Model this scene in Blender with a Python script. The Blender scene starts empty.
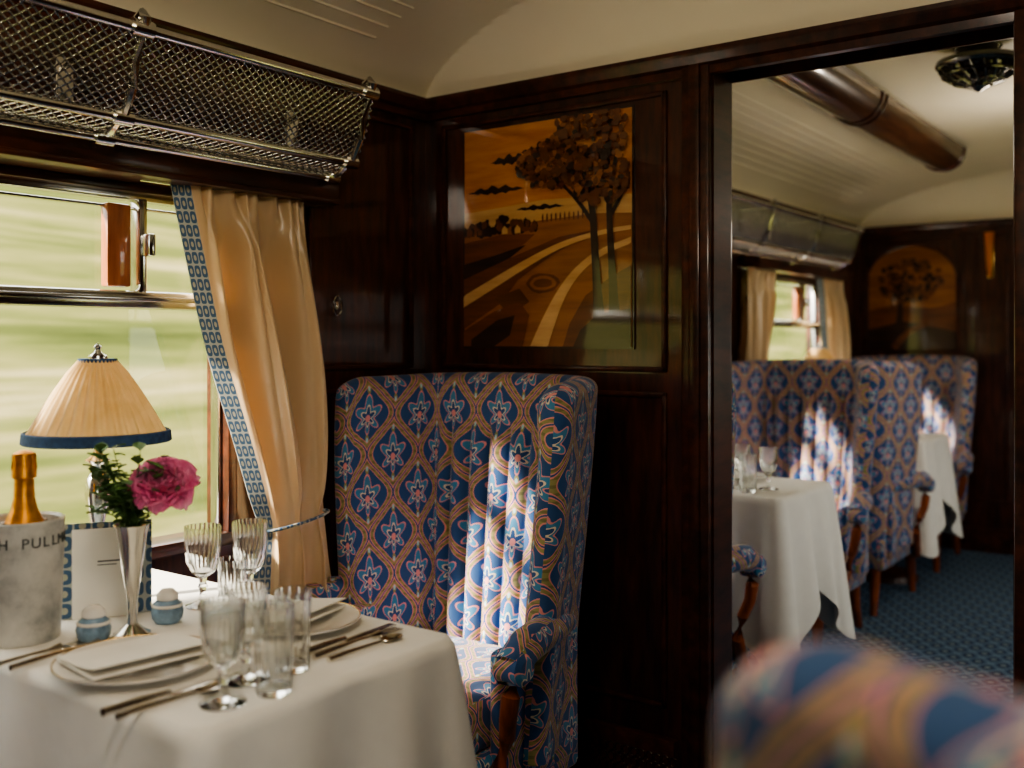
import bpy, bmesh, math, random
from mathutils import Vector, Matrix, Euler
random.seed(7)
pi=math.pi
S=bpy.context.scene

# ------------------------------------------------------------ helpers
def lin(c):
    def f(u):
        u/=255.0
        return u/12.92 if u<=0.04045 else ((u+0.055)/1.055)**2.4
    return (f(c[0]),f(c[1]),f(c[2]),1.0)

class NT:
    def __init__(s,name):
        s.mat=bpy.data.materials.new(name); s.mat.use_nodes=True
        s.t=s.mat.node_tree; s.n=s.t.nodes
        s.b=s.n.get('Principled BSDF'); s.out=s.n.get('Material Output')
    def new(s,ty,**kw):
        n=s.n.new(ty)
        for k,v in kw.items(): setattr(n,k,v)
        return n
    def link(s,a,b): s.t.links.new(a,b)
    def put(s,sock,v):
        if isinstance(v,bpy.types.NodeSocket): s.link(v,sock)
        else: sock.default_value=v
    def m(s,op,a,b=None,c=None):
        n=s.new('ShaderNodeMath',operation=op)
        s.put(n.inputs[0],a)
        if b is not None: s.put(n.inputs[1],b)
        if c is not None: s.put(n.inputs[2],c)
        return n.outputs[0]
    def mix(s,fac,a,b):
        n=s.new('ShaderNodeMix',data_type='RGBA')
        s.put(n.inputs[0],fac); s.put(n.inputs[6],a); s.put(n.inputs[7],b)
        return n.outputs[2]
    def uv(s):
        n=s.new('ShaderNodeTexCoord'); x=s.new('ShaderNodeSeparateXYZ'); s.link(n.outputs['UV'],x.inputs[0])
        return x.outputs[0],x.outputs[1]
    def objc(s,scale=(1,1,1)):
        n=s.new('ShaderNodeTexCoord'); mp=s.new('ShaderNodeMapping'); s.link(n.outputs['Object'],mp.inputs[0])
        mp.inputs['Scale'].default_value=scale
        return mp.outputs[0]
    def noise(s,vec,scale,detail=4,rough=0.5):
        n=s.new('ShaderNodeTexNoise'); s.link(vec,n.inputs['Vector'])
        n.inputs['Scale'].default_value=scale; n.inputs['Detail'].default_value=detail; n.inputs['Roughness'].default_value=rough
        return n.outputs['Fac']
    def ramp(s,fac,stops):
        n=s.new('ShaderNodeValToRGB'); s.link(fac,n.inputs[0]); e=n.color_ramp.elements
        while len(e)<len(stops): e.new(0.5)
        for i,(p,c) in enumerate(stops): e[i].position=p; e[i].color=c
        return n.outputs[0]
    def bump(s,h,strength=0.3,dist=0.01):
        n=s.new('ShaderNodeBump'); s.link(h,n.inputs['Height']); n.inputs['Strength'].default_value=strength
        n.inputs['Distance'].default_value=dist; s.link(n.outputs[0],s.b.inputs['Normal'])
    def P(s,**kw):
        for k,v in kw.items(): s.put(s.b.inputs[k.replace('_',' ')],v)

def simple(name,col,rough=0.5,metal=0.0,var=0.12,nscale=20,bump=0.0,**kw):
    t=NT(name); v=t.objc(); n=t.noise(v,nscale)
    c=lin(col); d=tuple(x*(1-var) for x in c[:3])+(1,); e=tuple(min(1,x*(1+var)) for x in c[:3])+(1,)
    t.P(Base_Color=t.ramp(n,[(0.3,d),(0.7,e)]),Roughness=rough,Metallic=metal,**kw)
    if bump: t.bump(n,bump,0.003)
    return t.mat

def wood(name,dark,light,scale=(3,3,0.5),rough=0.3,coat=1.0,ior=1.6,ns=14,cr=0.06,spec=0.4):
    t=NT(name); v=t.objc(scale); n=t.noise(v,ns,6,0.6)
    w=t.noise(v,3,2)
    f=t.m('MULTIPLY',n,t.m('ADD',w,0.5))
    t.P(Base_Color=t.ramp(f,[(0.3,lin(dark)),(0.7,lin(light))]),Roughness=rough)
    t.b.inputs['Specular IOR Level'].default_value=spec
    t.b.inputs['Coat Weight'].default_value=coat; t.b.inputs['Coat Roughness'].default_value=cr; t.b.inputs['Coat IOR'].default_value=ior
    return t.mat

def fabric(name='ogee_upholstery'):
    t=NT(name); U,V=t.uv()
    u=t.m('DIVIDE',U,0.158); v=t.m('DIVIDE',V,0.215)
    p0=t.m('ABSOLUTE',t.m('SUBTRACT',t.m('FRACT',t.m('ADD',u,0.5)),0.5))
    c1=t.m('COSINE',t.m('MULTIPLY',v,2*pi))
    w=t.m('ADD',0.25,t.m('MULTIPLY',t.m('MULTIPLY',t.m('SIGN',c1),t.m('POWER',t.m('ABSOLUTE',c1),1.15)),0.245))
    h=t.m('SUBTRACT',w,p0)
    a=t.m('ABSOLUTE',h)
    neg=t.m('LESS_THAN',h,0.0)
    half=t.m('MULTIPLY',neg,0.5)
    pu=t.m('SUBTRACT',t.m('FRACT',t.m('ADD',t.m('ADD',u,half),0.5)),0.5)
    pv=t.m('SUBTRACT',t.m('FRACT',t.m('ADD',t.m('ADD',v,half),0.5)),0.5)
    pv2=t.m('MULTIPLY',t.m('ADD',pv,0.05),1.0)
    r=t.m('SQRT',t.m('ADD',t.m('MULTIPLY',pu,pu),t.m('MULTIPLY',pv2,pv2)))
    th=t.m('ARCTAN2',pv2,pu)
    up=t.m('MULTIPLY',t.m('SINE',th),0.05)
    R=t.m('ADD',t.m('ADD',0.195,up),t.m('MULTIPLY',t.m('COSINE',t.m('MULTIPLY',t.m('SUBTRACT',th,pi/2),6.0)),0.066))
    navy=lin((40,82,134)); blue=lin((66,136,178)); coral=lin((232,150,146)); olive=lin((156,150,92)); cream=lin((232,218,190)); sky=lin((172,214,222)); dk=lin((34,52,86)); dol=lin((102,104,58))
    ng=t.noise(t.objc((1,1,1)),160,2)
    rib=t.m('GREATER_THAN',t.m('SINE',t.m('MULTIPLY',V,2*pi/0.020)),0.35)
    col=t.mix(t.m('GREATER_THAN',a,0.013),navy,coral)
    oc=t.mix(t.m('MULTIPLY',rib,0.6),olive,dol)
    col=t.mix(t.m('GREATER_THAN',a,0.032),col,oc)
    col=t.mix(t.m('GREATER_THAN',a,0.092),col,coral)
    col=t.mix(t.m('GREATER_THAN',a,0.110),col,navy)
    av=t.m('ABSOLUTE',pv)
    bd=t.m('ADD',t.m('POWER',t.m('MULTIPLY',t.m('ABSOLUTE',pu),2.4),2.0),t.m('POWER',t.m('SUBTRACT',av,0.34),2.0))
    inside=t.m('GREATER_THAN',a,0.110)
    col=t.mix(t.m('MULTIPLY',inside,t.m('LESS_THAN',bd,0.0080)),col,olive)
    col=t.mix(t.m('MULTIPLY',inside,t.m('LESS_THAN',bd,0.0026)),col,sky)
    col=t.mix(t.m('LESS_THAN',r,R),col,coral)
    col=t.mix(t.m('LESS_THAN',r,t.m('SUBTRACT',R,0.024)),col,blue)
    R2=t.m('MULTIPLY',R,0.56)
    col=t.mix(t.m('LESS_THAN',r,R2),col,cream)
    col=t.mix(t.m('LESS_THAN',r,t.m('SUBTRACT',R2,0.026)),col,navy)
    col=t.mix(t.m('LESS_THAN',r,0.045),col,coral)
    col=t.mix(t.m('MULTIPLY',ng,0.18),col,dk)
    t.P(Base_Color=col,Roughness=0.85); t.b.inputs['Sheen Weight'].default_value=0.2
    t.bump(ng,0.2,0.001)
    return t.mat

def border_fabric():
    t=NT('curtain_border'); U,V=t.uv()
    h=t.m('MULTIPLY',t.m('SINE',t.m('MULTIPLY',U,2*pi/0.06)),t.m('SINE',t.m('MULTIPLY',V,2*pi/0.06)))
    k=t.m('GREATER_THAN',t.m('ABSOLUTE',h),0.18)
    col=t.mix(k,lin((170,174,168)),lin((66,94,124)))
    k2=t.m('GREATER_THAN',t.m('ABSOLUTE',h),0.80)
    col=t.mix(k2,col,lin((170,168,150)))
    t.P(Base_Color=col,Roughness=0.8); return t.mat

def carpet_mat():
    t=NT('carpet'); n=t.new('ShaderNodeTexCoord'); x=t.new('ShaderNodeSeparateXYZ'); t.link(n.outputs['Object'],x.inputs[0])
    X,Y=x.outputs[0],x.outputs[1]
    h=t.m('ADD',t.m('COSINE',t.m('MULTIPLY',X,2*pi/0.09)),t.m('COSINE',t.m('MULTIPLY',Y,2*pi/0.12)))
    a=t.m('ABSOLUTE',h)
    col=t.mix(t.m('GREATER_THAN',a,0.35),lin((112,140,162)),lin((68,96,130)))
    col=t.mix(t.m('GREATER_THAN',a,1.1),col,lin((38,58,90)))
    col=t.mix(t.m('GREATER_THAN',a,1.7),col,lin((130,148,158)))
    ng=t.noise(t.objc(),220,2)
    col=t.mix(t.m('MULTIPLY',ng,0.4),col,lin((28,38,54)))
    t.P(Base_Color=col,Roughness=0.95); t.bump(ng,0.4,0.003); return t.mat

def translucent(name,col,col2,k=0.4,nscale=(1,1,1),ns=6,rough=0.5,spec=0.5):
    t=NT(name); v=t.objc(nscale); n=t.noise(v,ns,4)
    c=t.ramp(n,[(0.3,lin(col)),(0.7,lin(col2))])
    t.P(Base_Color=c,Roughness=rough)
    t.b.inputs['Sheen Weight'].default_value=0.2; t.b.inputs['Specular IOR Level'].default_value=spec
    tr=t.new('ShaderNodeBsdfTranslucent'); t.link(c,tr.inputs[0])
    mx=t.new('ShaderNodeMixShader'); mx.inputs[0].default_value=k
    t.link(t.b.outputs[0],mx.inputs[1]); t.link(tr.outputs[0],mx.inputs[2]); t.link(mx.outputs[0],t.out.inputs[0])
    return t.mat

def glass_mat(name='crystal_glass'):
    t=NT(name); t.P(Base_Color=(0.97,0.98,0.97,1),Roughness=0.02,IOR=1.45)
    t.b.inputs['Transmission Weight'].default_value=1.0
    return t.mat
def pane_mat():
    t=NT('window_glass'); tr=t.new('ShaderNodeBsdfTransparent'); g=t.new('ShaderNodeBsdfGlossy'); g.inputs['Roughness'].default_value=0.02
    tr.inputs[0].default_value=(0.97,0.97,0.95,1)
    mx=t.new('ShaderNodeMixShader'); mx.inputs[0].default_value=0.04
    t.link(tr.outputs[0],mx.inputs[1]); t.link(g.outputs[0],mx.inputs[2]); t.link(mx.outputs[0],t.out.inputs[0]); return t.mat

M={}
M['wood']=wood('dark_mahogany',(34,16,9),(88,43,23),ior=1.5,rough=0.42,spec=0.3)
M['trim']=wood('mahogany_trim',(36,17,10),(90,44,25),scale=(2,0.5,2),ior=1.45,rough=0.42,coat=0.5,cr=0.12,spec=0.3)
M['chairwood']=wood('walnut',(84,40,18),(170,88,42),rough=0.35,coat=0.5)
M['beam']=wood('beam_walnut',(54,33,22),(106,70,48),scale=(4,0.4,4),rough=0.3)
M['fab']=fabric()
M['border']=border_fabric()
M['carpet']=carpet_mat()
M['chrome']=simple('polished_chrome',(205,205,203),0.16,1.0,0.05)
M['darkchrome']=simple('aged_chrome',(124,122,118),0.22,1.0,0.1)
M['silver']=simple('silver',(226,224,218),0.14,1.0,0.05)
M['cutlery']=simple('cutlery_silver',(214,206,192),0.22,1.0,0.05)
M['brass']=simple('brass',(190,160,100),0.25,1.0,0.1)
M['gold']=simple('gold_foil',(230,156,56),0.35,0.8,0.2,60,0.3)
M['ceil']=simple('cream_ceiling',(248,238,214),0.5,0,0.02,3)
M['cloth']=simple('white_tablecloth',(244,241,234),0.8,0,0.02,25,0.25)
M['china']=simple('white_china',(240,236,228),0.15,0,0.01)
M['paper']=simple('cream_paper',(244,240,230),0.6,0,0.02)
M['blueceramic']=simple('blue_glazed_ceramic',(130,158,182),0.25,0,0.4,60)
M['glass']=glass_mat(); M['pane']=pane_mat()
M['curtain']=translucent('gold_satin',(222,192,148),(240,214,172),0.26,(1,1,0.3),4,0.30,0.9)
M['shade']=translucent('pleated_shade_silk',(212,178,122),(232,202,150),0.40,(1,1,1),20)
M['amber']=translucent('amber_glass',(236,140,50),(248,164,74),0.4)
M['navy']=simple('navy_braid',(50,78,116),0.8,0,0.3,90)
M['winewood']=wood('vent_mahogany',(150,86,54),(195,122,80),rough=0.3)
M['leaf']=simple('leaf_green',(92,126,70),0.5,0,0.35,30)
M['stem']=simple('stem_green',(80,108,58),0.6)
M['petal']=translucent('peony_petal',(228,92,152),(248,166,202),0.3,(1,1,1),30)
M['ink']=simple('grey_ink',(60,64,64),0.6)
def marble():
    t=NT('grey_marble'); v=t.objc(); n=t.noise(v,9,8,0.65)
    t.P(Base_Color=t.ramp(n,[(0.35,lin((140,142,138))),(0.52,lin((198,196,188))),(0.7,lin((222,218,208)))]),Roughness=0.35); return t.mat
M['marble']=marble()
def bottle():
    t=NT('bottle_green'); t.P(Base_Color=lin((20,34,18)),Roughness=0.08); return t.mat
M['bottle']=bottle()

class MB:
    def __init__(s): s.v=[];s.f=[];s.mi=[];s.uv={}
    def add(s,vs,fs,mi=0,X=None):
        o=len(s.v)
        for p in vs:
            p=Vector(p)
            if X is not None: p=X@p
            s.v.append(tuple(p))
        for f in fs: s.f.append(tuple(i+o for i in f)); s.mi.append(mi)
        return s
    def box(s,a,b,mi=0,X=None):
        x0,y0,z0=a;x1,y1,z1=b
        v=[(x0,y0,z0),(x1,y0,z0),(x1,y1,z0),(x0,y1,z0),(x0,y0,z1),(x1,y0,z1),(x1,y1,z1),(x0,y1,z1)]
        return s.add(v,[(0,3,2,1),(4,5,6,7),(0,1,5,4),(1,2,6,5),(2,3,7,6),(3,0,4,7)],mi,X)
    def rbox(s,a,b,r=0.01,seg=3,mi=0,X=None,func=None,cuts=0):
        bm=bmesh.new(); bmesh.ops.create_cube(bm,size=1)
        for v in bm.verts:
            v.co=Vector([(a[i]+b[i])/2+v.co[i]*(b[i]-a[i]) for i in range(3)])
        bmesh.ops.bevel(bm,geom=bm.edges[:],offset=r,segments=seg,affect='EDGES',profile=0.5)
        if cuts: bmesh.ops.subdivide_edges(bm,edges=[e for e in bm.edges if e.calc_length()>0.08],cuts=cuts,use_grid_fill=True)
        if func:
            for v in bm.verts: v.co=Vector(func(v.co))
        bm.verts.index_update()
        vs=[v.co.copy() for v in bm.verts]; fs=[[v.index for v in f.verts] for f in bm.faces]; bm.free()
        return s.add(vs,fs,mi,X)
    def lathe(s,prof,n=40,c=(0,0,0),mi=0,X=None,flutes=0,famp=None,cap=False):
        vs=[];fs=[]
        for j,(r,z) in enumerate(prof):
            for i in range(n):
                a=2*pi*i/n; rr=r
                if flutes and famp: rr=r+famp[j]*abs(math.sin(flutes*a/2))
                vs.append((c[0]+rr*math.cos(a),c[1]+rr*math.sin(a),c[2]+z))
        for j in range(len(prof)-1):
            for i in range(n):
                k=(i+1)%n; fs.append((j*n+i,j*n+k,(j+1)*n+k,(j+1)*n+i))
        if cap: fs.append(tuple(range(n))[::-1]); fs.append(tuple((len(prof)-1)*n+i for i in range(n)))
        return s.add(vs,fs,mi,X)
    def tube(s,pts,r,n=10,mi=0,X=None,sx=1.0,up=(0,0,1),closed=False):
        pts=[Vector(p) for p in pts]; m=len(pts); vs=[];fs=[]
        if not isinstance(r,(list,tuple)): r=[r]*m
        for j,p in enumerate(pts):
            if closed: t=(pts[(j+1)%m]-pts[j-1])
            else: t=(pts[min(j+1,m-1)]-pts[max(j-1,0)])
            t.normalize(); u=Vector(up)
            if abs(t.dot(u))>0.95: u=Vector((0,1,0)) if abs(t.y)<0.9 else Vector((1,0,0))
            a=t.cross(u).normalized(); b=a.cross(t).normalized()
            for i in range(n):
                q=2*pi*i/n; vs.append(p+a*math.cos(q)*r[j]*sx+b*math.sin(q)*r[j])
        for j in range(m if closed else m-1):
            for i in range(n):
                k=(i+1)%n; j2=(j+1)%m; fs.append((j*n+i,j*n+k,j2*n+k,j2*n+i))
        if not closed: fs.append(tuple(range(n))[::-1]); fs.append(tuple((m-1)*n+i for i in range(n)))
        return s.add(vs,fs,mi,X)
    def grid(s,nu,nv,fn,mi=0,uvf=None):
        vs=[fn(i/(nu-1),j/(nv-1)) for j in range(nv) for i in range(nu)]
        fs=[(j*nu+i,j*nu+i+1,(j+1)*nu+i+1,(j+1)*nu+i) for j in range(nv-1) for i in range(nu-1)]
        o=len(s.v); s.add(vs,fs,mi)
        if uvf:
            for j in range(nv):
                for i in range(nu): s.uv[o+j*nu+i]=uvf(i/(nu-1),j/(nv-1))
        return s
    def mesh(s,name,mats,smooth=True,boxuv=False,recalc=True,angle=40):
        me=bpy.data.meshes.new(name); me.from_pydata(s.v,[],s.f)
        for m in mats: me.materials.append(m)
        for p,k in zip(me.polygons,s.mi): p.material_index=k; p.use_smooth=smooth
        if recalc:
            bm=bmesh.new(); bm.from_mesh(me); bmesh.ops.recalc_face_normals(bm,faces=bm.faces[:]); bm.to_mesh(me); bm.free()
        me.update()
        if smooth:
            try: me.set_sharp_from_angle(angle=math.radians(angle))
            except Exception: pass
        if boxuv or s.uv:
            l=me.uv_layers.new(name='UVMap')
            for p in me.polygons:
                n=p.normal; ax=max(range(3),key=lambda i:abs(n[i]))
                for li in p.loop_indices:
                    vi=me.loops[li].vertex_index; co=me.vertices[vi].co
                    if vi in s.uv: l.data[li].uv=s.uv[vi]
                    elif ax==0: l.data[li].uv=(co.y,co.z)
                    elif ax==1: l.data[li].uv=(co.x,co.z)
                    else: l.data[li].uv=(co.x,co.y)
        return me
def obj(name,me,parent=None,loc=(0,0,0),rz=0.0,rot=None):
    o=bpy.data.objects.new(name,me); S.collection.objects.link(o)
    o.location=loc; o.rotation_euler=rot if rot else (0,0,rz)
    if parent: o.parent=parent
    return o
def group(name,loc=(0,0,0),rz=0.0):
    e=bpy.data.objects.new(name,None); e.empty_display_size=0.1; S.collection.objects.link(e); e.location=loc; e.rotation_euler=(0,0,rz); return e

H=1.25
XL,XR=-2.0,0.7
Y0,YP,YP2,YF=-1.6,2.3,2.4,6.5
XC=-0.65; HW=1.35
EAVE=1.955

# ------------------------------------------------------------ shell
obj('floor',MB().box((XL-0.1,Y0-0.1,-0.06),(XR+0.1,YF+0.1,0)).mesh('floor',[M['carpet']],False))
WZ0,WZ1=0.76,1.60
LW=[(0.35,1.60),(2.72,3.88),(4.72,5.78)]
RW=[(-0.9,0.35),(2.72,3.88),(4.72,5.78)]
def sidewall(name,x0,x1,wins):
    b=MB(); y=Y0-0.1
    for a,c in wins:
        b.box((x0,y,0),(x1,a,EAVE+0.02)); b.box((x0,a,0),(x1,c,WZ0)); b.box((x0,a,WZ1),(x1,c,EAVE+0.02)); y=c
    b.box((x0,y,0),(x1,YF+0.1,EAVE+0.02))
    return obj(name,b.mesh(name,[M['wood']],False))
sidewall('wall_left',XL-0.08,XL,LW); sidewall('wall_right',XR,XR+0.08,RW)
obj('wall_back',MB().box((XL,Y0-0.1,0),(XR,Y0,EAVE+0.02)).mesh('wall_back',[M['wood']],False))
obj('wall_far',MB().box((XL,YF,0),(XR,YF+0.1,EAVE+0.02)).mesh('wall_far',[M['wood']],False))
DX0,DX1,DZ=-1.067,-0.39,1.935
obj('wall_partition',MB().box((XL,YP,0),(DX0,YP2,EAVE+0.02)).box((DX1,YP,0),(XR,YP2,EAVE+0.02)).box((DX0,YP,DZ),(DX1,YP2,EAVE+0.02)).mesh('wall_partition',[M['wood']],False))
# ceiling
RISE=0.29; COVE=0.28
def ceilz(x,y,ya,yb):
    s=min(x-XL,XR-x); t=min(y-ya,yb-y)
    s=max(0,min(1,s/HW)); t=max(0,min(1,t/COVE))
    return EAVE+RISE*min(math.sqrt(1-(1-s)**2),math.sqrt(1-(1-t)**2))
def mkceil(name,ya,yb):
    b=MB()
    ys=[ya+COVE*(1-math.cos(i/24*pi/2)) for i in range(25)]
    mid=[ya+COVE+(yb-ya-2*COVE)*i/10 for i in range(1,10)]
    ye=[yb-COVE*(1-math.cos((24-i)/24*pi/2)) for i in range(25)]
    YS=ys+mid+ye; NX=192
    XS=[XC-HW*math.cos(pi*i/NX) for i in range(NX+1)]
    vs=[(x,y,ceilz(x,y,ya,yb)) for y in YS for x in XS]; n=len(XS)
    fs=[(j*n+i,j*n+i+1,(j+1)*n+i+1,(j+1)*n+i) for j in range(len(YS)-1) for i in range(n-1)]
    b.add(vs,fs)
    b.box((XL-0.1,ya-0.05,EAVE+RISE+0.03),(XR+0.1,yb+0.05,EAVE+RISE+0.08))
    b.box((XL-0.1,ya-0.05,EAVE),(XL-0.01,yb+0.05,EAVE+RISE+0.05)); b.box((XR+0.01,ya-0.05,EAVE),(XR+0.1,yb+0.05,EAVE+RISE+0.05))
    obj(name,b.mesh(name,[M['ceil']],True,recalc=False,angle=25))
mkceil('ceiling',Y0,YP); mkceil('ceiling',YP2,YF)
obj('trim_header_block',MB().box((XL,YP+0.005,EAVE),(XR,YP2-0.005,EAVE+RISE+0.04)).mesh('hb',[M['ceil']],False))

def beads(name,ya,yb,ra,rb):
    b=MB()
    for k in range(9):
        s=0.10+k*0.045; x=XL+s
        pts=[(x,ra+(rb-ra)*i/12,ceilz(x,ra+(rb-ra)*i/12,ya,yb)+0.003) for i in range(13)]
        b.tube(pts,0.006,6)
    obj(name,b.mesh(name,[M['ceil']]))
beads('trim_ceiling_beads',Y0,YP,-1.2,1.98); beads('trim_ceiling_beads',YP2,YF,3.2,5.9)

# cornices
def cornice(name,a,b_,axis):
    prof=[(0,-0.05),(0.015,-0.048),(0.018,-0.03),(0.03,-0.024),(0.04,-0.006),(0.042,0.0),(0.042,0.010),(0,0.014)]
    vs=[];fs=[]
    for e in (a,b_):
        for (o,z) in prof:
            if axis=='L': vs.append((XL+o,e,EAVE+z))
            elif axis=='R': vs.append((XR-o,e,EAVE+z))
            elif axis[0]=='-': vs.append((e,float(axis[1:])-o,EAVE+z))
            else: vs.append((e,float(axis[1:])+o,EAVE+z))
    n=len(prof)
    for i in range(n):
        k=(i+1)%n; fs.append((i,k,n+k,n+i))
    fs.append(tuple(range(n))); fs.append(tuple(range(n,2*n)))
    obj(name,MB().add(vs,fs).mesh(name,[M['trim']],False))
for ya,yb in ((Y0,YP),(YP2,YF)):
    cornice('trim_cornice_left',ya,yb,'L'); cornice('trim_cornice_right',ya,yb,'R')
cornice('trim_cornice_partition',XL,XR,'-2.3'); cornice('trim_cornice_partition_far',XL,XR,'+2.4'); cornice('trim_cornice_end',XL,XR,'-6.5'); cornice('trim_cornice_back',XL,XR,'+-1.6')

# door jamb mouldings
b=MB()
for (xa,xb) in ((DX0-0.075,DX0),(DX1,DX1+0.075)):
    for (ya,yb) in ((YP-0.022,YP),(YP2,YP2+0.022)):
        b.rbox((xa,ya,0),(xb,yb,DZ),0.006,2)
        b.rbox((xa+0.022,ya-0.008,0),(xb-0.022,yb+0.008,DZ),0.006,2)
b.box((DX0,YP,0),(DX0+.004,YP2,DZ)); b.box((DX1-.004,YP,0),(DX1,YP2,DZ))
for (ya,yb) in ((YP-0.022,YP),(YP2,YP2+0.022)):
    b.rbox((DX0-0.075,ya,DZ-0.005),(DX1+0.075,yb,EAVE-0.04+0.03),0.006,2)
obj('trim_door_opening',b.mesh('jamb',[M['trim']]))
def panelframe(bd,plane,c,a0,a1,z0,z1,sgn,w=0.014,d=0.009):
    lo,hi=(c,c+sgn*d) if sgn>0 else (c-d,c)
    for (p0,p1,q0,q1) in ((a0,a1,z0,z0+w),(a0,a1,z1-w,z1),(a0,a0+w,z0,z1),(a1-w,a1,z0,z1)):
        if plane=='x': bd.rbox((lo,p0,q0),(hi,p1,q1),0.004,2)
        else: bd.rbox((p0,lo,q0),(p1,hi,q1),0.004,2)
b=MB()
panelframe(b,'y',YP,-1.93,-1.19,0.32,1.12,-1); panelframe(b,'y',YP,-1.93,-1.19,1.17,1.885,-1)
panelframe(b,'x',XL,1.83,2.24,1.17,1.885,1); panelframe(b,'x',XL,1.83,2.24,0.32,1.12,1)
panelframe(b,'y',YF,-1.98,-1.38,1.14,1.885,-1)
for a0,a1 in ((-1.98,-1.38),(-1.32,-1.14),(-1.08,-0.3)): panelframe(b,'y',YF,a0,a1,0.3,1.08 if a0<-1.9 else 1.885,-1)
for a0,a1 in ((5.95,6.42),(3.98,4.62)): panelframe(b,'x',XL,a0,a1,1.17,1.885,1)
obj('trim_wall_panels',b.mesh('panels',[M['trim']]))
for n_,a,c in (('baseboard_left',(XL,Y0,0),(XL+0.015,YF,0.12)),('baseboard_right',(XR-0.015,Y0,0),(XR,YF,0.12)),('baseboard_far',(XL,YF-0.015,0),(XR,YF,0.14))):
    obj(n_,MB().box(a,c).mesh(n_,[M['trim']],False))
b=MB().rbox((-1.95,YP-0.03,0),(DX0-0.09,YP,0.25),0.006,2)
obj('baseboard_partition',b.mesh('bp',[M['trim']]))
b=MB()
for i in range(34):
    for j in range(7):
        cx=-1.90+i*0.0225; cz=.045+j*.026
        b.tube([(cx+.010*math.cos(q),YP-.031,cz+.012*math.sin(q)) for q in [2*pi*k/8 for k in range(8)]],.0016,4,closed=True)
obj('heater_grille',b.mesh('hg',[M['darkchrome']]))

# ------------------------------------------------------------ marquetry
def veneer(name,d,l): return wood(name,d,l,scale=(0.6,1,5),rough=0.4,coat=1.0,ior=1.65,ns=9)
VC=[veneer('veneer_sky',(192,116,56),(220,152,86)),veneer('veneer_pale',(200,150,94),(224,180,120)),veneer('veneer_brown',(92,50,25),(126,72,38)),
    veneer('veneer_dark',(36,20,12),(58,32,18)),veneer('veneer_mid',(134,82,42),(168,108,58)),veneer('veneer_leaf',(84,47,22),(118,70,34))]
def blob(cx,cy,rx,ry,n=14,j=0.15):
    return [(cx+rx*math.cos(2*pi*i/n)*(1+random.uniform(-j,j)),cy+ry*math.sin(2*pi*i/n)*(1+random.uniform(-j,j))) for i in range(n)]
def ribbon(pts,w):
    out=[];back=[]
    P=[Vector((p[0],p[1],q)) for p,q in zip(pts,w)]
    for _ in range(2):
        Q=[P[0]]
        for i in range(len(P)-1): Q+=[P[i].lerp(P[i+1],.25),P[i].lerp(P[i+1],.75)]
        Q.append(P[-1]); P=Q
    for i,p in enumerate(P):
        a=P[max(0,i-1)];c=P[min(len(P)-1,i+1)]
        dx,dy=c.x-a.x,c.y-a.y;l=math.hypot(dx,dy) or 1;ww=p.z/2
        out.append((p.x-dy/l*ww,p.y+dx/l*ww)); back.append((p.x+dy/l*ww,p.y-dx/l*ww))
    return out+back[::-1]
def clip01(poly,a0=0,a1=1,b0=0,b1=1): return [(min(a1,max(a0,x)),min(b1,max(b0,y))) for x,y in poly]
L=[]
def A(mi,poly): L.append((mi,clip01(poly)))
A(0,[(0,0),(1,0),(1,1),(0,1)])
A(1,[(0,.38),(.5,.35),(1,.36),(1,.47),(0,.47)])
def cloud(cx,cy,rx,ry):
    up=[(cx-rx+2*rx*i/16, cy-ry*(math.sin(pi*i/16)**.8)*(.75+.35*math.sin(i*1.7+cx*9))) for i in range(17)]
    dn=[(cx+rx-2*rx*i/16, cy+ry*.55*(math.sin(pi*i/16))*(.7+.4*math.sin(i*2.3+cy*9))) for i in range(1,16)]
    A(3,up+dn)
for c in ((.31,.16,.14,.034),(.20,.29,.18,.028),(.48,.385,.15,.018),(.45,.13,.09,.024),(.42,.24,.08,.014)): cloud(*c)
A(4,[(0,.47),(.2,.455),(.5,.44),(.8,.43),(1,.44),(1,1),(0,1)])
A(2,[(0,.52),(.25,.49),(.45,.5),(.35,.56),(0,.66)])
for i in range(80):
    x=random.uniform(.0,.46); k_=1-abs(x-.24)/.3
    A(random.choice([3,5,2,3]),blob(x,.480-random.uniform(0,.075)*max(.25,k_),random.uniform(.012,.026),random.uniform(.012,.024),8,.2))
for i in range(12): A(2,blob(.50+i*.026,.432,.005,.020,8,.1))
for x in (.25,.33): A(1,[(x,.468),(x+.015,.452),(x+.035,.468),(x+.035,.49),(x,.49)])
A(2,[(0,.68),(.3,.6),(.6,.52),(.8,.5),(.55,.6),(.35,.7),(.25,.8),(0,.92)])
A(3,[(0,.62),(.2,.585),(.4,.545),(.3,.6),(.1,.66),(0,.69)])
A(1,ribbon([(-.02,.80),(.2,.71),(.42,.62),(.62,.55),(.85,.51),(1.02,.5)],[.05,.045,.035,.025,.02,.018]))
A(1,ribbon([(.47,1.02),(.53,.9),(.60,.78),(.69,.68),(.82,.6),(1.02,.55)],[.10,.08,.055,.04,.03,.025]))
A(2,blob(.50,.72,.10,.045,14,.08)); A(4,blob(.50,.72,.08,.032,14,.08)); A(2,blob(.50,.72,.06,.02,12,.08))
A(5,[(.2,.78),(.36,.74),(.42,.8),(.30,.86)])
A(2,[(.0,.93),(.2,.84),(.36,.80),(.42,.86),(.38,1),(0,1)])
A(3,[(.05,.97),(.22,.88),(.33,.86),(.30,.95),(.2,1),(.05,1)])
A(5,[(.66,.9),(.75,.78),(.9,.7),(1,.66),(1,1),(.62,1)])
A(3,[(.72,.93),(.82,.86),(1,.84),(1,1),(.68,1)])
A(3,ribbon([(.83,.92),(.815,.75),(.80,.55),(.79,.4),(.74,.25)],[.075,.045,.04,.035,.025]))
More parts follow.
